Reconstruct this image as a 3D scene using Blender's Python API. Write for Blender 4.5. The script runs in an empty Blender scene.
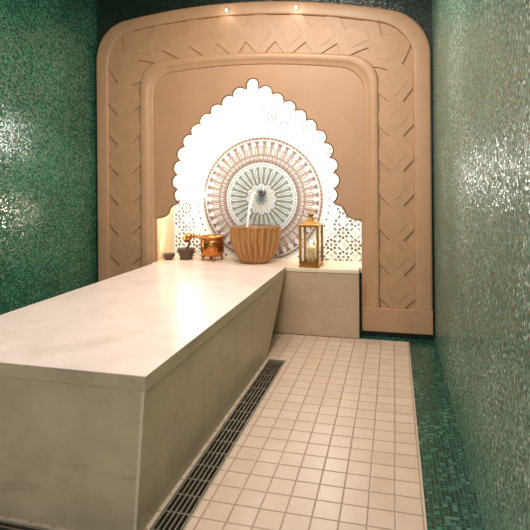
import bpy, bmesh, math, random
from mathutils import Vector, Matrix
random.seed(7)
S = bpy.context.scene
COL = S.collection
PI = math.pi

# ------------------------------------------------------------------ helpers
def link(o, parent=None):
    COL.objects.link(o)
    if parent: o.parent = parent
    return o
def mesh_obj(name, bm, mat, parent=None, bevel=0, seg=2, smooth=False, angle=35):
    bmesh.ops.recalc_face_normals(bm, faces=bm.faces)
    me = bpy.data.meshes.new(name); bm.to_mesh(me); bm.free()
    o = link(bpy.data.objects.new(name, me), parent)
    if mat: me.materials.append(mat)
    if smooth:
        for p in me.polygons: p.use_smooth = True
    if bevel:
        m = o.modifiers.new('bevel', 'BEVEL'); m.width = bevel; m.segments = seg
        m.limit_method = 'ANGLE'; m.angle_limit = math.radians(angle)
    return o
def tag(o, label=None, cat=None, group=None, kind=None):
    if label: o['label'] = label
    if cat: o['category'] = cat
    if group: o['group'] = group
    if kind: o['kind'] = kind
    return o
def empty(name, loc, rz=0):
    o = bpy.data.objects.new(name, None); o.location = loc; o.rotation_euler = (0, 0, rz)
    o.empty_display_size = .1
    return link(o)
def box(bm, x0, x1, y0, y1, z0, z1):
    vs = [bm.verts.new((x, y, z)) for z in (z0, z1) for y in (y0, y1) for x in (x0, x1)]
    for f in ((0,1,3,2),(4,5,7,6),(0,1,5,4),(2,3,7,6),(0,2,6,4),(1,3,7,5)):
        bm.faces.new([vs[i] for i in f])
    return vs
def ext_poly(bm, pts, y0, y1, cap_back=True):
    """pts = (x,z) loop; front face at y0, back at y1"""
    a = [bm.verts.new((p[0], y0, p[1])) for p in pts]
    b = [bm.verts.new((p[0], y1, p[1])) for p in pts]
    n = len(pts)
    bm.faces.new(a)
    if cap_back: bm.faces.new(list(reversed(b)))
    for i in range(n):
        j = (i+1) % n
        bm.faces.new((a[i], b[i], b[j], a[j]))
def lathe(bm, prof, n=32, c=(0,0,0), flute=None, cap=True):
    """prof = (r,z) list"""
    rings = []
    for k, (r, z) in enumerate(prof):
        ring = []
        for i in range(n):
            a = 2*PI*i/n
            rr = r*(1 + (flute(a, k) if flute else 0))
            ring.append(bm.verts.new((c[0]+rr*math.cos(a), c[1]+rr*math.sin(a), c[2]+z)))
        rings.append(ring)
    for k in range(len(rings)-1):
        for i in range(n):
            j = (i+1) % n
            bm.faces.new((rings[k][i], rings[k][j], rings[k+1][j], rings[k+1][i]))
    if cap:
        bm.faces.new(list(reversed(rings[0]))); bm.faces.new(rings[-1])
def tube(bm, pts, rad, n=10, cap=True):
    pts = [Vector(p) for p in pts]
    rad = rad if isinstance(rad, (list, tuple)) else [rad]*len(pts)
    rings = []
    up = None
    for i, p in enumerate(pts):
        t = (pts[min(i+1, len(pts)-1)] - pts[max(i-1, 0)]).normalized()
        if up is None:
            up = Vector((0,0,1)) if abs(t.z) < .9 else Vector((1,0,0))
        s = t.cross(up).normalized(); up = s.cross(t).normalized()
        rings.append([bm.verts.new(p + (s*math.cos(2*PI*k/n) + up*math.sin(2*PI*k/n))*rad[i]) for k in range(n)])
    for a, b in zip(rings, rings[1:]):
        for k in range(n):
            j = (k+1) % n
            bm.faces.new((a[k], a[j], b[j], b[k]))
    if cap:
        bm.faces.new(list(reversed(rings[0]))); bm.faces.new(rings[-1])

# ------------------------------------------------------------------ materials
class NT:
    def __init__(s, name):
        s.m = bpy.data.materials.new(name); s.m.use_nodes = True
        s.n = s.m.node_tree.nodes; s.l = s.m.node_tree.links
        s.b = s.n['Principled BSDF']
    def add(s, t, **kw):
        nd = s.n.new(t)
        for k, v in kw.items(): setattr(nd, k, v)
        return nd
    def setin(s, sock, v):
        if hasattr(v, 'is_output') or isinstance(v, bpy.types.NodeSocket): s.l.new(v, sock)
        else: sock.default_value = v
    def math(s, op, a, b=None, c=None):
        nd = s.add('ShaderNodeMath', operation=op)
        s.setin(nd.inputs[0], a)
        if b is not None: s.setin(nd.inputs[1], b)
        if c is not None: s.setin(nd.inputs[2], c)
        return nd.outputs[0]
    def vmath(s, op, a, b=None):
        nd = s.add('ShaderNodeVectorMath', operation=op)
        s.setin(nd.inputs[0], a)
        if b is not None: s.setin(nd.inputs[1], b)
        return nd.outputs[0]
    def ramp(s, f, stops, interp='LINEAR'):
        nd = s.add('ShaderNodeValToRGB'); nd.color_ramp.interpolation = interp
        e = nd.color_ramp.elements
        while len(e) < len(stops): e.new(.5)
        for el, (p, c) in zip(e, stops): el.position = p; el.color = (*c, 1)
        s.l.new(f, nd.inputs[0]); return nd.outputs[0]
    def mix(s, f, a, b, mode='MIX'):
        nd = s.add('ShaderNodeMix', data_type='RGBA', blend_type=mode)
        s.setin(nd.inputs[0], f)
        s.setin(nd.inputs[6], a if not isinstance(a, tuple) else (*a, 1))
        s.setin(nd.inputs[7], b if not isinstance(b, tuple) else (*b, 1))
        return nd.outputs[2]
    def noise(s, vec, scale, detail=4, rough=.5, dist=0):
        nd = s.add('ShaderNodeTexNoise'); nd.inputs['Scale'].default_value = scale
        nd.inputs['Detail'].default_value = detail; nd.inputs['Roughness'].default_value = rough
        nd.inputs['Distortion'].default_value = dist
        s.l.new(vec, nd.inputs['Vector']); return nd.outputs['Fac']
    def bump(s, h, strength=.2, dist=.01):
        nd = s.add('ShaderNodeBump'); nd.inputs['Strength'].default_value = strength
        nd.inputs['Distance'].default_value = dist
        s.l.new(h, nd.inputs['Height']); s.l.new(nd.outputs[0], s.b.inputs['Normal'])
    def P(s, **kw):
        for k, v in kw.items():
            s.b.inputs[k.replace('_', ' ')].default_value = (*v, 1) if isinstance(v, tuple) else v
        return s

def simple(name, col, rough=.5, metal=0, noise=.08, scale=20, bump=0):
    t = NT(name); t.P(Roughness=rough, Metallic=metal)
    co = t.add('ShaderNodeTexCoord').outputs['Object']
    f = t.noise(co, scale, 5)
    lo = tuple(max(0, c*(1-noise)) for c in col); hi = tuple(min(1, c*(1+noise)) for c in col)
    t.l.new(t.ramp(f, [(.3, lo), (.7, hi)]), t.b.inputs['Base Color'])
    if bump: t.bump(f, bump, .004)
    return t.m

def mosaic(name, axes, tile, stops, grout, rough=.12, tilt=.1, metal=0., spec=.6, macro=1.5, ior=1.5, shiny=0., crough=.08):
    """small glass tiles in a grid on the plane spanned by the two axes of object space"""
    t = NT(name); t.P(Roughness=rough, Metallic=metal)
    t.b.inputs['Specular IOR Level'].default_value = spec; t.b.inputs['IOR'].default_value = ior
    co = t.add('ShaderNodeTexCoord').outputs['Object']
    sp = t.add('ShaderNodeSeparateXYZ'); t.l.new(co, sp.inputs[0])
    big0 = t.noise(co, .9, 2)
    a = t.math('MULTIPLY', sp.outputs[axes[0]], 1/tile); b = t.math('MULTIPLY', sp.outputs[axes[1]], 1/tile)
    cb = t.add('ShaderNodeCombineXYZ')
    t.l.new(t.math('FLOOR', a), cb.inputs[0]); t.l.new(t.math('FLOOR', b), cb.inputs[1])
    wn = t.add('ShaderNodeTexWhiteNoise', noise_dimensions='2D'); t.l.new(cb.outputs[0], wn.inputs['Vector'])
    big = t.noise(co, macro, 3)
    v = t.math('ADD', wn.outputs['Value'], t.math('MULTIPLY', t.math('SUBTRACT', big, .5), .8))
    c = t.ramp(v, stops)
    fa = t.math('ABSOLUTE', t.math('SUBTRACT', t.math('FRACT', a), .5))
    fb = t.math('ABSOLUTE', t.math('SUBTRACT', t.math('FRACT', b), .5))
    g = t.math('GREATER_THAN', t.math('MAXIMUM', fa, fb), .43)
    t.l.new(t.mix(g, c, grout), t.b.inputs['Base Color'])
    t.l.new(t.math('ADD', t.math('MULTIPLY', g, .5), rough), t.b.inputs['Roughness'])
    geo = t.add('ShaderNodeNewGeometry')
    off = t.vmath('SUBTRACT', wn.outputs['Color'], (.5, .5, .5))
    sc = t.add('ShaderNodeVectorMath', operation='SCALE'); t.l.new(off, sc.inputs[0]); sc.inputs['Scale'].default_value = tilt
    nn = t.vmath('NORMALIZE', t.vmath('ADD', geo.outputs['Normal'], sc.outputs[0]))
    t.l.new(nn, t.b.inputs['Normal'])
    cs = t.add('ShaderNodeSeparateColor'); t.l.new(wn.outputs['Color'], cs.inputs[0])
    k = t.math('MULTIPLY', t.math('GREATER_THAN', cs.outputs[1], 1-shiny), t.math('SUBTRACT', 1, g))
    t.l.new(k, t.b.inputs['Coat Weight']); t.b.inputs['Coat IOR'].default_value = 3.2; t.b.inputs['Coat Roughness'].default_value = crough
    t.l.new(nn, t.b.inputs['Coat Normal'])
    return t.m

def marble(name, base, vein, rough=.2, scale=1.3, mottled=.08, coat=0.):
    t = NT(name); t.P(Roughness=rough)
    co = t.add('ShaderNodeTexCoord').outputs['Object']
    mp = t.add('ShaderNodeMapping'); mp.inputs['Scale'].default_value = (.45, .45, 3.4); mp.inputs['Rotation'].default_value = (.15, .2, .5)
    t.l.new(co, mp.inputs[0])
    n1 = t.noise(mp.outputs[0], scale, 7, .6, .6)
    v = t.math('ABSOLUTE', t.math('SUBTRACT', n1, .5))
    f = t.ramp(v, [(0, (1,1,1)), (.012, (.25,.25,.25)), (.04, (0,0,0))])
    n2 = t.noise(co, 5, 6, .6)
    n3 = t.noise(mp.outputs[0], 1.1, 2)
    lo = tuple(c*(1-mottled*1.6) for c in base); hi = tuple(min(1, c*(1+mottled)) for c in base)
    c = t.ramp(n2, [(.3, lo), (.7, hi)])
    k = t.math('MULTIPLY', f, t.ramp(n3, [(.45, (0,0,0)), (.7, (.5,.5,.5))]))
    t.l.new(t.mix(k, c, vein), t.b.inputs['Base Color'])
    t.l.new(t.math('ADD', t.math('MULTIPLY', n2, .08), rough), t.b.inputs['Roughness'])
    return t.m

M_plaster = simple('sandstone_plaster', (.475, .275, .155), .38, 0, .05, 6, .08)
M_field = simple('smooth_plaster', (.45, .255, .145), .42, 0, .05, 4, .05)
M_relief = simple('carved_plaster', (.46, .265, .145), .42, 0, .06, 9, .12)
M_cream = simple('cream_render', (.70, .52, .33), .6, 0, .05, 8)
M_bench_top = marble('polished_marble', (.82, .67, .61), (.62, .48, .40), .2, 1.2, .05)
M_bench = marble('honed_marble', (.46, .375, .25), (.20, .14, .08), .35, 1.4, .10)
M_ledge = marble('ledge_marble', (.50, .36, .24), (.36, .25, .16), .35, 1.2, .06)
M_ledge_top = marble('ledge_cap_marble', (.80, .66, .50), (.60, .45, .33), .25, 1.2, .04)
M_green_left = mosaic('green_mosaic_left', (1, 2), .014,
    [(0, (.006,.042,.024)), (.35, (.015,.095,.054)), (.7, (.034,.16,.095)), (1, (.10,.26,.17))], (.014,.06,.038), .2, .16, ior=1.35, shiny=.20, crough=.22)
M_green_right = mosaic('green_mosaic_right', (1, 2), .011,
    [(0, (.045,.12,.08)), (.4, (.095,.215,.15)), (.75, (.16,.31,.225)), (.94, (.26,.40,.32)), (1, (.62,.68,.62))], (.075,.125,.09), .22, .30, ior=1.25, shiny=.24, crough=.12)  # palest tiles paint the white sparkle into the wall colour
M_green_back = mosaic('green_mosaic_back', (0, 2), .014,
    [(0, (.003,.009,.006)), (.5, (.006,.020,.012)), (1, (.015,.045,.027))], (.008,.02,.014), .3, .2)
M_green_floor = mosaic('green_mosaic_floor', (0, 1), .021,
    [(0, (.001,.018,.011)), (.4, (.003,.042,.025)), (.8, (.008,.085,.052)), (1, (.06,.18,.12))], (.035,.075,.052), .16, .10, macro=2.5)
M_ceiling = simple('dark_ceiling_paint', (.06, .06, .045), .7, 0, .1, 6)
M_white = simple('white_enamel', (.8,.8,.78), .3)
M_copper = simple('hammered_copper', (.55, .21, .06), .26, 1, .15, 60, .25)
M_gold = simple('aged_brass', (.46, .25, .08), .28, 1, .12, 40)
M_iron = simple('dark_cast_iron', (.10, .062, .045), .5, .3, .2, 60)
M_steel = simple('brushed_steel', (.42, .39, .33), .35, .9, .1, 50)
M_dark = simple('dark_channel', (.018, .016, .012), .8)
M_edge = simple('pale_sealant', (.46, .40, .30), .6)
M_corner = simple('pale_corner_stone', (.55, .50, .38), .4)
M_wax = simple('ivory_wax', (.85, .68, .35), .5)

def bowl_mat():
    t = NT('fluted_bronze'); t.P(Roughness=.42, Metallic=.25)
    co = t.add('ShaderNodeTexCoord').outputs['Object']
    mp = t.add('ShaderNodeMapping'); mp.inputs['Scale'].default_value = (18, 18, 1.5); t.l.new(co, mp.inputs[0])
    f = t.noise(mp.outputs[0], 1.6, 5)
    t.l.new(t.ramp(f, [(.3, (.37, .18, .06)), (.7, (.48, .25, .095))]), t.b.inputs['Base Color'])
    t.bump(f, .05, .002); return t.m
M_bowl = bowl_mat()
def glass():
    t = NT('clear_glass'); t.P(Roughness=.02, IOR=1.45)
    t.b.inputs['Transmission Weight'].default_value = 1
    co = t.add('ShaderNodeTexCoord').outputs['Object']
    t.l.new(t.ramp(t.noise(co, 9), [(.3, (.93,.94,.90)), (.7, (1,1,1))]), t.b.inputs['Base Color'])
    return t.m
M_glass = glass()
def water():
    t = NT('falling_water'); t.P(Roughness=.05, IOR=1.33)
    t.b.inputs['Transmission Weight'].default_value = .35
    t.P(Base_Color=(.95, .96, .95))
    co = t.add('ShaderNodeTexCoord').outputs['Object']
    mp = t.add('ShaderNodeMapping'); mp.inputs['Scale'].default_value = (40, 40, 8); t.l.new(co, mp.inputs[0])
    t.bump(t.noise(mp.outputs[0], 1.5, 3), .3, .003); return t.m
M_water = water()
def emis(name, col, st):
    t = NT(name); t.P(Base_Color=col)
    co = t.add('ShaderNodeTexCoord').outputs['Object']
    t.l.new(t.ramp(t.noise(co, 5), [(0, tuple(c*.95 for c in col)), (1, col)]), t.b.inputs['Emission Color'])
    t.b.inputs['Emission Strength'].default_value = st; return t.m
M_led = emis('led_glow', (1, .95, .86), 12)
M_flame = emis('flame_glow', (1, .62, .2), 12)
M_spot = emis('spot_lens', (1, .9, .75), 14)

def floor_mat():
    t = NT('square_floor_tiles'); t.P(Roughness=.35)
    co = t.add('ShaderNodeTexCoord').outputs['Object']
    sp = t.add('ShaderNodeSeparateXYZ'); t.l.new(co, sp.inputs[0])
    T = .1255; TX = .1212
    a = t.math('MULTIPLY', t.math('SUBTRACT', sp.outputs[0], .118), 1/TX)
    b = t.math('MULTIPLY', t.math('SUBTRACT', sp.outputs[1], 2.218), 1/T)
    cb = t.add('ShaderNodeCombineXYZ'); t.l.new(t.math('FLOOR', a), cb.inputs[0]); t.l.new(t.math('FLOOR', b), cb.inputs[1])
    wn = t.add('ShaderNodeTexWhiteNoise', noise_dimensions='2D'); t.l.new(cb.outputs[0], wn.inputs['Vector'])
    n = t.noise(co, 7, 5, .6)
    c = t.ramp(t.math('ADD', t.math('MULTIPLY', wn.outputs['Value'], .25), t.math('MULTIPLY', n, .8)),
               [(.2, (.52, .38, .28)), (.8, (.62, .475, .37))])
    def edge(x): return t.math('SUBTRACT', .5, t.math('ABSOLUTE', t.math('SUBTRACT', t.math('FRACT', x), .5)))
    e = t.math('MINIMUM', edge(a), edge(b))
    g = t.ramp(e, [(0, (1,1,1)), (.022, (1,1,1)), (.045, (0,0,0))])
    t.l.new(t.mix(t.math('MULTIPLY', g, t.math('ADD', t.math('MULTIPLY', n, .5), .55)), c, (.27, .175, .11)), t.b.inputs['Base Color'])
    hh = t.ramp(e, [(0, (0,0,0)), (.05, (1,1,1))])
    t.l.new(t.math('ADD', t.math('MULTIPLY', n, .2), .24), t.b.inputs['Roughness'])
    t.bump(hh, .35, .004)
    return t.m
M_floor = floor_mat()
def vcol_mat():
    t = NT('zellige_mosaic'); t.P(Roughness=.22)
    at = t.add('ShaderNodeVertexColor'); at.layer_name = 'Col'
    co = t.add('ShaderNodeTexCoord').outputs['Object']
    vo = t.add('ShaderNodeTexVoronoi'); vo.inputs['Scale'].default_value = 70; t.l.new(co, vo.inputs['Vector'])
    t.l.new(t.mix(.12, at.outputs['Color'], vo.outputs['Color'], 'SOFT_LIGHT'), t.b.inputs['Base Color'])
    t.bump(vo.outputs['Distance'], .12, .003)
    return t.m
M_zel = vcol_mat()

# ------------------------------------------------------------------ main measures
XW, XL = .3701, -3.262          # right / left wall
YB = 5.03                       # back wall
YP = 4.95                       # front of the carved panel
HC = 3.62                       # ceiling
YF, XF = 4.859, .1255           # edges of the beige floor
AX0, AX1, AZ1, AY = -2.512, -.308, 2.72, 5.42   # alcove
SZ = .658                      # ledge height

# ------------------------------------------------------------------ shell
bm = bmesh.new()
# beige floor around the drain channel
CX0, CX1 = -1.045, -.889; CYF, CYN = 4.13, 1.735; CY2 = 1.875
for r in ((CX1, XF, -1.6, YF), (-3.262, CX1, CYF, YF), (-3.262, CX0, CY2, CYF), (-3.262, CX1, -1.6, CYN)):
    box(bm, r[0], r[1], r[2], r[3], -.12, 0)
box(bm, -3.262, -2.9, CYN, CY2, -.12, 0)
tag(mesh_obj('floor', bm, M_floor), kind='structure')
bm = bmesh.new()
box(bm, XF, XW, -1.6, YB, -.12, -.002); box(bm, XL, XF, YF, YB, -.12, -.002)
tag(mesh_obj('floor_border', bm, M_green_floor), kind='structure').name = 'trim_1'
bm = bmesh.new(); box(bm, -.33, XF+.004, YF-.012, YF+.0, -.01, .003); box(bm, XF-.001, XF+.004, -1.6, YF, -.01, .003)
tag(mesh_obj('trim_2', bm, M_edge), kind='structure')
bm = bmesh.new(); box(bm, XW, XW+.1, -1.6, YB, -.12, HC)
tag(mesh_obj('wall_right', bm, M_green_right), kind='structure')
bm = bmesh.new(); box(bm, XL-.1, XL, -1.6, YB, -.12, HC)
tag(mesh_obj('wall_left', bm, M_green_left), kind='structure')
bm = bmesh.new(); box(bm, XL-.1, XW+.1, -1.6, YB+.5, HC, HC+.1)
tag(mesh_obj('ceiling', bm, M_ceiling), kind='structure')
bm = bmesh.new()
box(bm, XL-.1, AX0-.02, YB, YB+.1, -.12, HC); box(bm, AX1+.02, XW+.1, YB, YB+.1, -.12, HC)
box(bm, AX0-.02, AX1+.02, YB, YB+.1, AZ1+.02, HC); box(bm, AX0-.02, AX1+.02, YB, YB+.1, -.12, SZ-.07)
tag(mesh_obj('wall_back', bm, M_green_back), kind='structure')
# alcove lining
bm = bmesh.new()
y0 = 5.0
for nm, b in (('wall_alcove_left', (AX0-.02, AX0, y0, AY+.03, SZ-.06, AZ1+.02)), ('wall_alcove_right', (AX1, AX1+.02, y0, AY+.03, SZ-.06, AZ1+.02)),
              ('ceiling_alcove', (AX0, AX1, y0, AY+.03, AZ1, AZ1+.02)), ('wall_alcove_back', (AX0, AX1, AY+.004, AY+.03, SZ-.06, AZ1))):
    bm = bmesh.new(); box(bm, *b); tag(mesh_obj(nm, bm, M_cream), kind='structure')

# ------------------------------------------------------------------ carved arched wall panel
ZB = .283
def warp(x, z):
    return (x, z - .052*(x+1.42)*min(1, max(0, (z-2)/1)))
def outline(x0, w, r, zs, zc, zb=ZB, ns=44, nc=40, nt=60):
    a = w-r; b = zs-zc
    R = (r*r-a*a-b*b)/(2*(b+r)); cz = zc-R
    th = math.atan2(zs-cz, a)
    zm = 2.30                                   # sides are sampled alike up to here on every outline
    cor = [(-w, zm)]+[(-a+r*math.cos(PI-th*i/60), zs+r*math.sin(PI-th*i/60)) for i in range(61)]
    cl = [0]
    for p, q in zip(cor, cor[1:]): cl.append(cl[-1]+math.dist(p, q))
    left = [(-w, zb+(zm-zb)*i/ns) for i in range(ns)]
    for i in range(nc):
        d = cl[-1]*i/nc; k = 0
        while k < len(cl)-2 and cl[k+1] < d: k += 1
        f = (d-cl[k])/max(1e-9, cl[k+1]-cl[k]); p, q = cor[k], cor[k+1]
        left.append((p[0]+(q[0]-p[0])*f, p[1]+(q[1]-p[1])*f))
    h = nt//2
    for i in range(h):
        t = (PI-th) + (th-(PI-th))*i/nt
        left.append((R*math.cos(t), cz+R*math.sin(t)))
    pts = left + [(0, cz+R)] + [(-p[0], p[1]) for p in reversed(left)]
    return [warp(x0+p[0], p[1]) for p in pts]
O0 = outline(-1.440, 1.792, .45, 2.80, 3.385)
O1 = outline(-1.445, 1.637, .38, 2.75, 3.250)
O2 = outline(-1.415, 1.276, .28, 2.52, 2.853)
O3 = outline(-1.406, 1.130, .26, 2.42, 2.735)
def lp(A, B, t): return [(a[0]+(b[0]-a[0])*t, a[1]+(b[1]-a[1])*t) for a, b in zip(A, B)]
def loft(bm, rows, ends=True):
    """rows = [(outline, y)...]"""
    V = [[bm.verts.new((p[0], y, p[1])) for p in o] for o, y in rows]
    for a, b in zip(V, V[1:]):
        for i in range(len(a)-1):
            bm.faces.new((a[i], a[i+1], b[i+1], b[i]))
panel = empty('carved_panel', (-1.44, YP, 0))
tag(panel, 'peach carved plaster wall panel with rounded arched top, framing the bright mosaic alcove', 'wall panel')
def pobj(name, bm, mat, **k):
    bmesh.ops.translate(bm, verts=bm.verts, vec=(1.44, -YP, 0))
    return mesh_obj(name, bm, mat, panel, **k)
bm = bmesh.new()
loft(bm, [(O0, YB), (O0, YP+.018), (lp(O0,O1,.04), YP+.008), (lp(O0,O1,.10), YP+.002), (lp(O0,O1,.18), YP),
          (lp(O0,O1,.88), YP), (lp(O0,O1,.95), YP+.002), (lp(O0,O1,.985), YP+.008), (O1, YP+.016), (O1, YP+.045)])
pobj('border', bm, M_plaster, smooth=True)
bm = bmesh.new()
loft(bm, [(O2, YP+.045), (O2, YP+.012), (lp(O2,O3,.04), YP+.004), (lp(O2,O3,.12), YP), (lp(O2,O3,.52), YP), (lp(O2,O3,.57), YP+.004), (lp(O2,O3,.60), YP+.009),
          (lp(O2,O3,.9), YP+.010), (lp(O2,O3,.96), YP+.013), (O3, YP+.02), (O3, YP+.045)])
pobj('inner_frame', bm, M_plaster, smooth=True)
# foot plates under the carved band
for xa, xb in ((-3.232, AX0), (AX1, .352)):
    bm = bmesh.new(); box(bm, xa, xb, YP, YB, .053, ZB); pobj('foot_board', bm, M_plaster, bevel=.006)
# band ground and lattice relief
bm = bmesh.new(); loft(bm, [(lp(O1, O2, -.03), YP+.032), (lp(O1, O2, 1.03), YP+.032)])
pobj('band_ground', bm, M_relief)
MID = lp(O1, O2, .5)
cum = [0]
for a, b in zip(MID, MID[1:]): cum.append(cum[-1]+math.dist(a, b))
LT = cum[-1]
def band(s, t):
    s = min(max(s, 0), LT)
    lo = 0
    while lo < len(cum)-2 and cum[lo+1] < s: lo += 1
    f = (s-cum[lo])/max(1e-9, cum[lo+1]-cum[lo])
    g = lambda O: (O[lo][0]+(O[lo+1][0]-O[lo][0])*f, O[lo][1]+(O[lo+1][1]-O[lo][1])*f)
    a, b = g(O1), g(O2)
    return (a[0]+(b[0]-a[0])*t, a[1]+(b[1]-a[1])*t)
s0 = .325
nper = round((LT-2*s0)/.332); per = (LT-2*s0)/nper
def dense(poly, n=5):
    out = []
    for i, p in enumerate(poly):
        q = poly[(i+1) % len(poly)]
        for k in range(n): out.append((p[0]+(q[0]-p[0])*k/n, p[1]+(q[1]-p[1])*k/n))
    return out
bm = bmesh.new()
A, D = .33, .30
yf, yb_ = YP+.016, YP+.036
for k in range(nper+1):
    c = s0+k*per
    poly = [(-.5,.0),(-A,0),(0,D),(A,0),(.5,0),(.5,1),(A,1),(0,1-D),(-A,1),(-.5,1)]
    ext_poly(bm, [band(c+p[0]*per, p[1]) for p in dense(poly, 4)], yf, yb_, False)
h0 = s0-.5*per
for sgn in (0, 1):
    f = (lambda s: s) if sgn == 0 else (lambda s: LT-s)
    poly = [(0, D), (A*per*.9, 0), (h0, 0), (h0, 1), (A*per*.9, 1), (0, 1-D)]
    ext_poly(bm, [band(f(p[0]), p[1]) for p in dense(poly, 4)], yf, yb_, False)
bmesh.ops.remove_doubles(bm, verts=bm.verts, dist=.0008)
pobj('lattice_band', bm, M_relief, bevel=.004, angle=50)
for k in range(nper+2):       # soft raised lozenges between the cut triangles
    c = s0+(k-.5)*per
    if c < .14 or c > LT-.14: continue
    poly = [(-.33,.5),(0,.17),(.33,.5),(0,.83)]
    bm = bmesh.new(); ext_poly(bm, [band(c+p[0]*per, p[1]) for p in dense(poly, 3)], yf-.003, yf+.004, False)
    pobj('lozenge', bm, M_relief, bevel=.002, angle=50)

# field with the cusped opening
lob_px = [(-1.408, 2.535)]
L_ = [(.135, 2.430), (.255, 2.350), (.377, 2.265), (.487, 2.170), (.590, 2.065), (.683, 1.955), (.752, 1.822), (.795, 1.675), (.812, 1.525), (.790, 1.380)]
cx = -1.408
cent = [(-x*1.03, z) for x, z in reversed(L_)] + [(0, 2.527)] + L_
rad = [.078]*len(L_) + [.066] + [.078]*len(L_)
def isect(c0, r0, c1, r1):
    d = math.dist(c0, c1); a = (r0*r0-r1*r1+d*d)/(2*d); h = math.sqrt(max(0, r0*r0-a*a))
    mx, mz = c0[0]+a*(c1[0]-c0[0])/d, c0[1]+a*(c1[1]-c0[1])/d
    nx, nz = -(c1[1]-c0[1])/d, (c1[0]-c0[0])/d
    return max(((mx+s*h*nx, mz+s*h*nz) for s in (-1, 1)), key=lambda p: math.dist(p, (0, 1.45)))
arch = []
ends = [(-.825, 1.315)] + [isect(cent[i], rad[i], cent[i+1], rad[i+1]) for i in range(len(cent)-1)] + [(.825, 1.315)]
for i, c in enumerate(cent):
    p, q = ends[i], ends[i+1]
    a0 = math.atan2(p[1]-c[1], p[0]-c[0]); a1 = math.atan2(q[1]-c[1], q[0]-c[0])
    while a1 > a0: a1 -= 2*PI
    r0, r1 = math.dist(p, c), math.dist(q, c)
    for k in range(9):
        t = k/9; a = a0+(a1-a0)*t; r = rad[i] if 0 < k else r0
        arch.append((c[0]+r*math.cos(a), c[1]+r*math.sin(a)))
arch.append(ends[-1])
foot = [(.845, 1.290), (.885, 1.278), (.915, 1.262), (.935, 1.235), (.945, 1.20), (.968, 1.172), (1.005, 1.150), (1.05, 1.137), (1.099, 1.132)]
opening = [(-x, z) for x, z in reversed(foot)] + arch + foot
opening = [(cx+x, z) for x, z in opening]
YO = YP+.024
inner = [(AX0, ZB)] + opening + [(AX1, ZB)]
poly = list(O3) + list(reversed(inner))
bm = bmesh.new()
from mathutils.geometry import tessellate_polygon
va = [bm.verts.new((p[0], YO, p[1])) for p in poly]; vb = [bm.verts.new((p[0], YO+.035, p[1])) for p in poly]
for tri in tessellate_polygon([[Vector((p[0], p[1], 0)) for p in poly]]):
    for V in (va, vb):
        try: bm.faces.new([V[i] for i in tri])
        except ValueError: pass
for i in range(len(poly)):
    j = (i+1) % len(poly); bm.faces.new((va[i], vb[i], vb[j], va[j]))
pobj('arch_field', bm, M_field)
# rounded lip round the cusped cut-out, its shadow outline painted dark brown
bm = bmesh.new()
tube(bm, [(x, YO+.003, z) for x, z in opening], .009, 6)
pobj('cusped_edge', bm, simple('painted_shadow_edge', (.20, .115, .06), .7), smooth=True)

# ------------------------------------------------------------------ mosaic with the rosette
W = (.80, .78, .74); PINK = (.34, .225, .18); BRN = (.20, .135, .10); OLV = (.24, .245, .17); TEAL = (.20, .27, .27)
INK = (.10, .115, .13); GRY = (.36, .38, .38); RUST = (.34, .20, .15); GOLD = (.60, .42, .20)
MX, MZ = -1.440, 1.325
def mixc(a, b, t): return tuple(x+(y-x)*t for x, y in zip(a, b))
def petal(th, n, ph=0):        # 0 on the petal axis .. 1 between petals
    u = (th*n/(2*PI)+ph) % 1
    return abs(u-.5)*2 if False else min(u, 1-u)*2
def rosette(r, th):
    c = rosette0(r, th); return tuple((v*.8+sum(c)/3*.2)*k for v, k in zip((min(c[0],.6), min(c[1],.6), min(c[2],.6)), (.80, .84, .86)))
def rosette0(r, th):
    R = r/.72
    if R < .045: return TEAL if petal(th, 8) < .5 else INK
    if R < .10: return GRY if petal(th, 8, .5) > .45 else (.22, .30, .36)
    if R < .125: return W if petal(th, 16) < .5 else GOLD
    if R < .245:
        e = .19+.055*math.sqrt(max(0, 1-petal(th, 12)**2))
        if R < e-.03: return (W if petal(th, 24) > .35 else (.48, .47, .40)) if R > .15 else (.62, .58, .48)
        return W if R < e else OLV
    if R < .50:
        p = petal(th, 28); k = (R-.245)/.255
        wide = .30+.45*k if k < .75 else .64*math.sqrt(max(0, 1-((k-.75)/.25)**2))
        if p < wide:
            if p < wide*.35 and .25 < k < .9: return GRY
            return (.74, .74, .66)
        return OLV if k < .55 else mixc(OLV, TEAL, .6)
    if R < .525: return W
    if R < .545: return GRY if petal(th, 72) < .55 else W
    if R < .575: return (.70, .70, .72)
    if R < .60: return BRN if petal(th, 60) < .5 else PINK
    if R < .70:
        p = petal(th, 56); k = (R-.60)/.10
        if abs(k-.5)*1.4+p*.8 < .62: return W if p > .25 else RUST
        return PINK if (int(th*140)+int(R*200)) % 3 else RUST
    if R < .90:
        p = petal(th, 44); k = (R-.70)/.20
        wide = .16 if k < .55 else .16+.42*math.sqrt(max(0, 1-((k-.78)/.22)**2))
        if p < wide: return W
        if k < .5 and abs(p-.55) < .14: return (.66, .56, .50)
        return PINK if k < .8 else BRN
    if R < .925: return (.62, .48, .42)
    if R < .965: return BRN if petal(th, 96) < .6 else PINK
    if R < .985: return (.70, .62, .56)
    return W
def ring_dots(x, z, cx_, cz_, rr, n, rd, ph=0):
    d = math.hypot(x-cx_, z-cz_)
    if abs(d-rr) > rd*1.5: return False
    a = math.atan2(z-cz_, x-cx_); k = round((a+ph)*n/(2*PI)); b = k*2*PI/n-ph
    return math.hypot(x-cx_-rr*math.cos(b), z-cz_-rr*math.sin(b)) < rd
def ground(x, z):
    c = ground0(x, z); k = min(.12, max(0, (z-1.3)/.8))  # blown-out alcove glow painted in: pattern whitened upward, strongest at left
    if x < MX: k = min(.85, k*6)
    return mixc(c, W, k)
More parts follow.
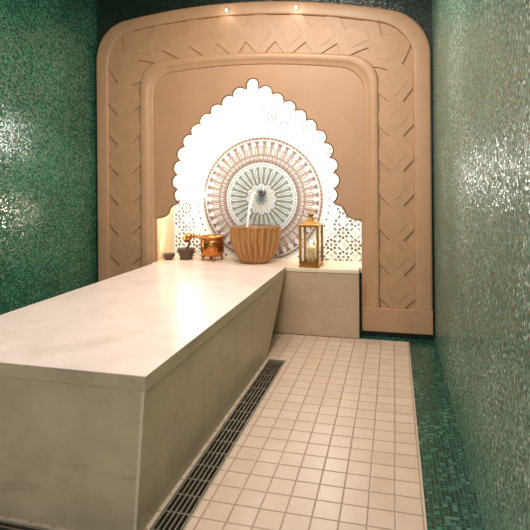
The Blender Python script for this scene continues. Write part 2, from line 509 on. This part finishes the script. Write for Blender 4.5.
def ground0(x, z):
    X = abs(x-MX); r = math.hypot(X, z-MZ)
    if ring_dots(x, z, MX, MZ, .765, 64, .013): return INK
    if ring_dots(x, z, MX, MZ, .805, 64, .010, .05): return GRY
    if abs(r-.83) < .006: return (.62, .62, .60)
    # small star flowers on a grid outside the rosette
    P = .26; row = math.floor((z-.70)/(P*.5)+.5)
    best = None
    for rr in (row-1, row, row+1):
        zz = .70+rr*P*.5
        off = 0 if rr % 2 else P/2
        kk = round((X-off)/P); xx = off+kk*P
        d = math.hypot(X-xx, z-zz)
        if best is None or d < best[0]: best = (d, xx, zz)
    d, xx, zz = best
    fr = math.hypot(xx, zz-MZ)
    if r > .85:
        if d < .018: return RUST if z < 1.5 else INK
        if ring_dots(X, z, xx, zz, .052, 8, .0165): return INK
        if ring_dots(X, z, xx, zz, .088, 8, .014, PI/8): return (.18, .2, .22) if z < 1.7 else GRY
        if abs(d-.108) < .006: return (.52, .50, .48)
        if d > .118: return INK if (x*37+z*53) % 1 < .35 else W
    return W
def colored(name, bm, cols, parent):
    me = bpy.data.meshes.new(name); 
    bm.verts.index_update(); bm.to_mesh(me); bm.free()
    at = me.color_attributes.new('Col', 'FLOAT_COLOR', 'CORNER')
    flat = []
    for p in me.polygons:
        c = cols[p.index]
        for _ in p.loop_indices: flat.extend((c[0], c[1], c[2], 1.0))
    at.data.foreach_set('color', flat)
    me.materials.append(M_zel)
    return link(bpy.data.objects.new(name, me), parent)
mos = empty('mosaic_panel', (MX, AY, SZ))
tag(mos, 'white patterned mosaic panel with a large round rosette at the back of the lit alcove', 'mosaic')
cell = .008
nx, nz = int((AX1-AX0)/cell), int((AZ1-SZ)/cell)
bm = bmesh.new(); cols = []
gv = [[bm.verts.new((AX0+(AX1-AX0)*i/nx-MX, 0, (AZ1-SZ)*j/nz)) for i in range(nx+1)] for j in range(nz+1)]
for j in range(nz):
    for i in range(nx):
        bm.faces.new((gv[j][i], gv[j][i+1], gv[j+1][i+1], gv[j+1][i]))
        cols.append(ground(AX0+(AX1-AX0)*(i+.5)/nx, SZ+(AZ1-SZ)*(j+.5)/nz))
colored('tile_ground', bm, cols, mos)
bm = bmesh.new(); cols = []
nr, na = 84, 560
RR = [.72*k/nr for k in range(nr+1)]
rv = [[bm.verts.new((r*math.cos(2*PI*i/na), -.004, MZ-SZ+r*math.sin(2*PI*i/na))) for i in range(na)] if r > 0 else None for r in RR]
cv = bm.verts.new((0, -.004, MZ-SZ))
for k in range(nr):
    for i in range(na):
        j = (i+1) % na
        if MZ-SZ+RR[k+1]*math.sin(2*PI*(i+.5)/na) < .006: continue
        if k == 0: bm.faces.new((cv, rv[1][i], rv[1][j]))
        else: bm.faces.new((rv[k][i], rv[k+1][i], rv[k+1][j], rv[k][j]))
        cols.append(rosette((RR[k]+RR[k+1])/2, 2*PI*(i+.5)/na))
colored('rosette', bm, cols, mos)

# ------------------------------------------------------------------ ledge
led = empty('stone_ledge', (-1.42, YF, 0))
tag(led, 'beige marble ledge block running into the alcove behind the long bench', 'ledge')
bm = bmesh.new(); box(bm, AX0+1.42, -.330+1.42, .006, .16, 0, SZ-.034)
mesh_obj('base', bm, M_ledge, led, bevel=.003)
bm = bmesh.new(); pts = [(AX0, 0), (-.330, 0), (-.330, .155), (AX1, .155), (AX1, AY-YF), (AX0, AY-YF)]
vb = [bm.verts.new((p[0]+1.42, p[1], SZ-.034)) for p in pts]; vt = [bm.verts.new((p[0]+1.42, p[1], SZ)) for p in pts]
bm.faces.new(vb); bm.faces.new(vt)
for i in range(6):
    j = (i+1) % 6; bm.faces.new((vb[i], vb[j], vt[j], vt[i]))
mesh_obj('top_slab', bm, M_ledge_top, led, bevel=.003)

# ------------------------------------------------------------------ heated bench
BZ = .6719
bx0, bx1, by0, by1 = -2.445, -1.0435, 1.954, 4.852
ben = empty('marble_bench', (-1.75, 3.4, 0))
tag(ben, 'long beige marble bench with polished flat top and undercut far end', 'bench')
ox, oy = 1.75, -3.4
def taper(bm, x0, x1, y0, y1, z0, X0, X1, Y0, Y1, z1):
    a = [bm.verts.new((x+ox, y+oy, z0)) for x, y in ((x0,y0),(x1,y0),(x1,y1),(x0,y1))]
    b = [bm.verts.new((x+ox, y+oy, z1)) for x, y in ((X0,Y0),(X1,Y0),(X1,Y1),(X0,Y1))]
    bm.faces.new(a[::-1]); bm.faces.new(b)
    for i in range(4):
        j = (i+1) % 4; bm.faces.new((a[i], a[j], b[j], b[i]))
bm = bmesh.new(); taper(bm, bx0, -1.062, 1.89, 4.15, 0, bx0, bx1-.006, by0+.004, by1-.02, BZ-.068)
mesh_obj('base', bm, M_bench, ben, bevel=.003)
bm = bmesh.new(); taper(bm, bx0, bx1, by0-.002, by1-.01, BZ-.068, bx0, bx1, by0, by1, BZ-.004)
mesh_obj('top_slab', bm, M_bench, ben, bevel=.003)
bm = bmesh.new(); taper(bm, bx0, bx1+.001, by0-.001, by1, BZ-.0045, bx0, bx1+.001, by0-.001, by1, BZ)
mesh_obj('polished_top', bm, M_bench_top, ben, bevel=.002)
tag(ben.children[-1], 'pale polished top face')

bm = bmesh.new(); taper(bm, -1.074, -1.0622, 1.8885, 1.892, .0, bx1-.022, bx1-.0065, by0+.0022, by0+.008, BZ-.069)
mesh_obj('corner_edge', bm, M_corner, ben)
tag(ben.children[-1], 'pale mitred corner edge')

# ------------------------------------------------------------------ drain grate
gr = empty('drain_grate', (-.97, 3.0, 0))
tag(gr, 'slotted metal floor drain grate along the right foot of the marble bench', 'drain grate', 'drain grates around the bench')
gx, gy = .97, -3.0
bm = bmesh.new()
box(bm, CX0+gx, CX1+gx, CYN+gy, CYF+gy, -.11, -.05)
mesh_obj('channel', bm, M_dark, gr)
bm = bmesh.new()
for x in (CX0+.001, CX1-.007): box(bm, x+gx, x+.006+gx, CYN+.001+gy, CYF-.001+gy, -.05, .002)
box(bm, CX0+.001+gx, CX1-.001+gx, CYF-.007+gy, CYF-.001+gy, -.05, .002)
mesh_obj('frame', bm, M_edge, gr)
nb = 6
for i in range(nb):
    x = CX0+.012+(CX1-CX0-.024-.008)*i/(nb-1)
    bm = bmesh.new(); box(bm, x+gx, x+.008+gx, CYN+.008+gy, CYF-.008+gy, -.03, .001)
    mesh_obj('bar', bm, M_steel, gr)
y = CY2+.1
while y < CYF-.05:
    bm = bmesh.new(); box(bm, CX0+.008+gx, CX1-.008+gx, y+gy, y+.010+gy, -.032, -.006); y += .13
    mesh_obj('cross_rib', bm, M_steel, gr)
g2 = empty('drain_grate', (-1.9, 1.80, 0))
tag(g2, 'slotted metal floor drain grate along the near front foot of the marble bench', 'drain grate')
bm = bmesh.new(); box(bm, -1.0, CX0+1.9, CYN-1.8, CY2-1.8, -.11, -.05); mesh_obj('channel', bm, M_dark, g2)
bm = bmesh.new()
for y in (CYN+.001, CY2-.007): box(bm, -.999, CX0+1.9-.002, y-1.8, y+.006-1.8, -.05, .002)
mesh_obj('frame', bm, M_edge, g2)
for i in range(5):
    y = CYN+.014+(CY2-CYN-.036)*i/4
    bm = bmesh.new(); box(bm, -.999, CX0+1.9-.003, y-1.8, y+.008-1.8, -.03, .001); mesh_obj('bar', bm, M_steel, g2)

# ------------------------------------------------------------------ objects on the ledge
Z = SZ+.0005
# fluted basin
bow = empty('fluted_basin', (-1.437, 5.135, Z)); tag(bow, 'large fluted brown basin standing on the ledge below the water stream', 'basin')
prof = [(.130,0),(.142,.006),(.165,.03),(.204,.08),(.236,.14),(.256,.20),(.268,.27),(.272,.33),(.275,.362),(.281,.374),(.277,.382),
        (.262,.378),(.256,.355),(.250,.30),(.230,.22),(.196,.16),(.15,.09),(.08,.055),(.02,.05)]
def fl(a, k):
    if k > 10: return 0
    w = min(1, max(0, (k-1)/3))*(1 if k < 8 else .5)
    return -.17*w*(1-abs(math.sin(a*11)))**1.3
bm = bmesh.new(); lathe(bm, prof[:11], 336, flute=fl, cap=False)
mesh_obj('bowl', bm, M_bowl, bow, smooth=True)
bm = bmesh.new(); lathe(bm, prof[10:], 96, cap=True); mesh_obj('inside', bm, M_bowl, bow, smooth=True)
bm = bmesh.new(); lathe(bm, [(.10,-.001+.001),(.128,0),(.132,.008),(.126,.014),(.10,.014)], 48); mesh_obj('foot_ring', bm, M_bowl, bow, smooth=True)
bm = bmesh.new(); lathe(bm, [(.001,.305),(.12,.308),(.2462,.305),(.2455,.300),(.001,.300)], 48, cap=False); mesh_obj('water', bm, M_water, bow, smooth=True)

# spout and falling water
sp = empty('water_spout', (-1.430, AY-.006, 1.405)); tag(sp, 'small dark metal wall spout at the centre of the rosette', 'spout')
M_spout = simple('blued_metal', (.20, .22, .25), .3, .8)
bm = bmesh.new(); lathe(bm, [(.045,0),(.05,.006),(.046,.012),(.02,.02),(.001,.021)], 24, cap=True)
bmesh.ops.rotate(bm, verts=bm.verts, cent=(0,0,0), matrix=Matrix.Rotation(PI/2, 3, 'X')); mesh_obj('rose', bm, M_spout, sp, smooth=True)
bm = bmesh.new(); tube(bm, [(0,-.015,0),(-.004,-.06,.012),(-.010,-.11,.014),(-.016,-.150,.004),(-.018,-.165,-.012)], [.014,.013,.012,.012,.013], 14)
mesh_obj('nozzle', bm, M_spout, sp, smooth=True)
pts = []; rd = []
for i in range(22):
    t = i/21
    pts.append((-1.449-.060*t**.6, 5.249-.20*t**.5, 1.385+.022*math.sin(min(1, t*4)*PI)-(1.385-.968)*t**1.5)); rd.append(.014+.004*math.sin(i*2.1)*.5)
bm = bmesh.new(); tube(bm, pts, rd, 10)
o = mesh_obj('water_stream', bm, M_water, smooth=True); tag(o, 'thin white stream of water falling from the spout into the fluted basin', 'water')

# copper pot with three feet and long handle
pot = empty('copper_pot', (-1.945, 5.19, Z)); pot.scale = (1.08, 1.08, 1.0); tag(pot, 'round copper pot on small feet with a long side handle, left of the fluted basin', 'pot')
bm = bmesh.new(); lathe(bm, [(.02,.045),(.085,.047),(.108,.06),(.118,.09),(.120,.15),(.118,.20),(.112,.228),(.116,.24),(.135,.252),(.139,.262),(.134,.268),(.108,.255),(.104,.20),(.104,.08),(.02,.065)], 48)
mesh_obj('pot_body', bm, M_copper, pot, smooth=True)
bm = bmesh.new(); lathe(bm, [(.119,.205),(.124,.21),(.124,.218),(.119,.223)], 48, cap=False); mesh_obj('rim_band', bm, M_gold, pot, smooth=True)
for k in range(4):
    a = k*PI/2+.5
    bm = bmesh.new(); tube(bm, [(.085*math.cos(a), .085*math.sin(a), .062), (.098*math.cos(a), .098*math.sin(a), .03), (.102*math.cos(a), .102*math.sin(a), .004)], [.017,.012,.015], 10)
    mesh_obj('foot', bm, M_copper, pot, smooth=True)
bm = bmesh.new(); tube(bm, [(-.112,0,.235),(-.15,0,.262),(-.20,-.01,.266),(-.235,-.01,.258)], [.013,.014,.018,.022], 12)
tube(bm, [(-.225,-.01,.268),(-.243,-.01,.262),(-.262,-.01,.248),(-.285,-.01,.220),(-.298,-.01,.198)], [.026,.040,.045,.040,.020], 16)
mesh_obj('handle', bm, M_copper, pot, smooth=True)

# mortar and pestle
mo = empty('mortar', (-2.262, 5.20, Z)); mo.scale = (1.12, 1.12, 1.0); tag(mo, 'dark cast iron mortar between the copper pot and the small dark bowl', 'mortar')
bm = bmesh.new(); lathe(bm, [(.06,0),(.068,.006),(.062,.018),(.066,.04),(.078,.085),(.088,.112),(.092,.120),(.086,.122),(.074,.10),(.05,.04),(.01,.03)], 36)
mesh_obj('cup', bm, M_iron, mo, smooth=True)
for s in (-1, 1):
    bm = bmesh.new(); tube(bm, [(s*.070,0,.07),(s*.092,0,.075),(s*.094,0,.09),(s*.080,0,.095)], .008, 8)
    mesh_obj('lug', bm, M_iron, mo, smooth=True)
bm = bmesh.new(); tube(bm, [(-2.262,5.20,Z+.042),(-2.250,5.185,Z+.10),(-2.222,5.17,Z+.155),(-2.195,5.155,Z+.20)], [.020,.013,.011,.014], 12)
tag(mesh_obj('pestle', bm, M_iron, smooth=True), 'dark iron pestle leaning in the cast iron mortar', 'pestle')

# small bowl
sb = empty('small_bowl', (-2.430, 5.12, Z)); tag(sb, 'small dark shallow bowl at the left end of the ledge', 'bowl')
bm = bmesh.new(); lathe(bm, [(.034,0),(.036,.006),(.052,.02),(.062,.045),(.065,.062),(.062,.066),(.054,.045),(.03,.018),(.002,.014)], 32)
mesh_obj('cup', bm, M_iron, sb, smooth=True)
bm = bmesh.new(); lathe(bm, [(.064,.060),(.068,.063),(.067,.069),(.062,.068)], 32, cap=False); mesh_obj('rim', bm, M_iron, sb, smooth=True)

# lantern
ln = empty('candle_lantern', (-.812, 5.01, Z), -.10); tag(ln, 'tall square brass lantern with glass panes on the right end of the ledge', 'lantern')
hw = .092; ln.scale = (.97, .97, .97)
bm = bmesh.new(); box(bm, -.108,.108,-.108,.108,0,.022); box(bm, -.098,.098,-.098,.098,.022,.036); mesh_obj('base', bm, M_gold, ln, bevel=.004)
for sx in (-1, 1):
    for sy in (-1, 1):
        bm = bmesh.new(); box(bm, sx*hw-.013, sx*hw+.013, sy*hw-.013, sy*hw+.013, .036, .430); mesh_obj('post', bm, M_gold, ln, bevel=.003)
for s in (-1, 1):
    for zz in (.040, .418):
        bm = bmesh.new(); box(bm, -hw, hw, s*hw-.007, s*hw+.007, zz-.004, zz+.012); mesh_obj('rail', bm, M_gold, ln, bevel=.002)
        bm = bmesh.new(); box(bm, s*hw-.007, s*hw+.007, -hw, hw, zz-.004, zz+.012); mesh_obj('rail', bm, M_gold, ln, bevel=.002)
for s in (-1, 1):
    bm = bmesh.new(); box(bm, -hw+.009, hw-.009, s*hw-.0015, s*hw+.0015, .05, .414); mesh_obj('glass_pane', bm, M_glass, ln)
    bm = bmesh.new(); box(bm, s*hw-.0015, s*hw+.0015, -hw+.009, hw-.009, .05, .414); mesh_obj('glass_pane', bm, M_glass, ln)
bm = bmesh.new()
def sqring(bm, prof):
    V = [[bm.verts.new((sx*r, sy*r, z)) for sx, sy in ((-1,-1),(1,-1),(1,1),(-1,1))] for r, z in prof]
    bm.faces.new(V[0][::-1]); bm.faces.new(V[-1])
    for a, b in zip(V, V[1:]):
        for i in range(4): bm.faces.new((a[i], a[(i+1)%4], b[(i+1)%4], b[i]))
sqring(bm, [(.108,.430),(.110,.440),(.104,.446),(.090,.451),(.060,.460),(.046,.478),(.044,.494)])
mesh_obj('roof', bm, M_gold, ln, bevel=.003)
bm = bmesh.new(); lathe(bm, [(.030,.494),(.034,.500),(.022,.508),(.020,.520),(.034,.532),(.036,.546),(.024,.558),(.012,.564)], 20)
mesh_obj('finial', bm, simple('dark_brass', (.30,.17,.06), .35, .9), ln, smooth=True)
bm = bmesh.new(); tube(bm, [(.045*math.cos(a), 0, .55+.045*math.sin(a)) for a in [PI*k/12 for k in range(13)]], .004, 8)
mesh_obj('ring_handle', bm, M_gold, ln, smooth=True)
cd = empty('candle', (-.812, 5.01, Z+.0365)); tag(cd, 'thick ivory candle inside the brass lantern', 'candle')
bm = bmesh.new(); lathe(bm, [(.042,0),(.045,.004),(.045,.150),(.041,.156),(.015,.150),(.003,.149)], 28); mesh_obj('wax', bm, M_wax, cd, smooth=True)
bm = bmesh.new(); tube(bm, [(0,0,.148),(.001,0,.160),(.003,0,.168)], .0018, 6); mesh_obj('wick', bm, M_dark, cd)
bm = bmesh.new(); lathe(bm, [(.001,.164),(.006,.170),(.008,.180),(.005,.194),(.001,.206)], 14); mesh_obj('flame', bm, M_flame, cd, smooth=True)

l = bpy.data.lights.new('candle_glow', 'POINT'); l.energy = .9; l.color = (1, .62, .25); l.shadow_soft_size = .01
o = link(bpy.data.objects.new('candle_glow', l)); o.location = (-.812, 5.01, Z+.25)
# ------------------------------------------------------------------ lights in the place and added ones
# LED line hidden behind the cusped edge
def off(pts, d):
    out = []
    for x, z in pts:
        vx, vz = x-cx, z-1.45; l = math.hypot(vx, vz); out.append((x+vx/l*d, z+vz/l*d))
    return out
base_path = [(cx+x, z) for x, z in cent]
lp_ = off(base_path, .13)
bm = bmesh.new(); tube(bm, [(x, YB+.012, z) for x, z in lp_], .007, 8)
tag(mesh_obj('led_strip', bm, M_led), 'glowing white LED strip behind the scalloped edge of the alcove opening', 'light strip')
def area(name, loc, target, sx, sy, power, col):
    l = bpy.data.lights.new(name, 'AREA'); l.shape = 'RECTANGLE'; l.size = sx; l.size_y = sy; l.energy = power; l.color = col
    o = link(bpy.data.objects.new(name, l)); o.location = loc
    o.rotation_euler = (Vector(target)-Vector(loc)).to_track_quat('-Z', 'Y').to_euler(); return o
for i in range(0, len(lp_), 2):
    x, z = lp_[i]
    t = (x+(cx-x)*.22, AY, z+(1.45-z)*.22)
    area('alcove_led_and_glare', (x, YB+.03, z), t, .22, .05, 2.1, (1, .95, .87))
for x in (AX0+.06, AX1-.06):
    area('alcove_led_and_glare', (x+(.0 if x < -1 else -.0), YB+.03, .95), (x+(cx-x)*.15, AY, .85), .05, .35, 1.0, (1, .85, .62))
area('alcove_led_and_glare', (cx, 5.05, 2.66), (cx, 5.25, .7), 1.4, .06, 3.5, (1, .93, .82))

area('alcove_led_and_glare', (-1.86, 5.07, 2.12), (-3.26, 3.56, 1.97), .16, .22, 13, (1, .96, .9))  # added lamp, throws the white glare onto the left wall
area('alcove_led_and_glare', (-2.20, 5.07, 1.20), (-3.26, 3.86, 1.30), .10, .14, 2.5, (1, .78, .55))  # added lamp for the lower, warm glare on the left wall

area('alcove_led_and_glare', (-.68, 5.07, 1.58), (.37, 1.86, 1.45), .10, .34, 6, (1, .97, .93))  # added lamp, makes the right wall tiles sparkle

# two tiny spot lamps on the panel top
for x, z, which in ((-1.665, 3.300, 'left'), (-.93, 3.262, 'right')):
    s = empty('spot_lamp', (x, YP-.001, z)); tag(s, 'tiny glowing spot lamp on the panel top border, %s of the pair' % which, 'lamp')
    bm = bmesh.new(); lathe(bm, [(.016,0),(.018,.004),(.018,.030),(.014,.034)], 18)
    bmesh.ops.rotate(bm, verts=bm.verts, cent=(0,0,0), matrix=Matrix.Rotation(PI/2, 3, 'X')); mesh_obj('housing', bm, M_white, s, smooth=True)
    bm = bmesh.new(); lathe(bm, [(.012,.034),(.013,.038),(.008,.044),(.001,.046)], 16)
    bmesh.ops.rotate(bm, verts=bm.verts, cent=(0,0,0), matrix=Matrix.Rotation(PI/2, 3, 'X')); mesh_obj('lens', bm, M_spot, s, smooth=True)
    l = bpy.data.lights.new('spot_glow', 'POINT'); l.energy = .45; l.color = (1, .9, .75); l.shadow_soft_size = .02
    o = link(bpy.data.objects.new('spot_glow', l)); o.location = (x, YP-.09, z-.03)

# room light
area('ceiling_light', (-1.1, 3.35, 3.55), (-1.1, 4.0, 0), 1.6, .5, 75, (1, .89, .78))
area('ceiling_light', (-.6, 2.4, 3.55), (-.6, 2.4, 0), .9, 1.2, 45, (1, .93, .85))
area('room_fill', (-1.2, -1.2, 2.6), (-1.3, 4, .6), 2.4, 1.4, 60, (.97, .97, .93))  # added frontal fill for ambient light from behind the camera

wd = bpy.data.worlds.new('World'); S.world = wd; wd.use_nodes = True
wd.node_tree.nodes['Background'].inputs[0].default_value = (.80, .85, .78, 1)
wd.node_tree.nodes['Background'].inputs[1].default_value = .25

# ------------------------------------------------------------------ camera
cam = bpy.data.cameras.new('camera'); co = link(bpy.data.objects.new('camera', cam))
f, y0, yaw, roll = 498.39, 183.48, .2523, .0082
c, s = math.cos(yaw), math.sin(yaw)
R0 = Vector((c, s, 0)); F = Vector((-s, c, 0)); U0 = Vector((0, 0, 1))
R = R0*math.cos(roll)-U0*math.sin(roll); U = R0*math.sin(roll)+U0*math.cos(roll)
m = Matrix((R, U, -F)).transposed().to_4x4(); m.translation = (0, 0, 1.5)
co.matrix_world = m
cam.sensor_width = 36; cam.lens = 36*f/530; cam.shift_y = -(265-y0)/530; cam.clip_start = .05
S.camera = co
S.view_settings.view_transform = 'Standard'; S.view_settings.look = 'None'
S.view_settings.exposure = 0; S.view_settings.gamma = 1
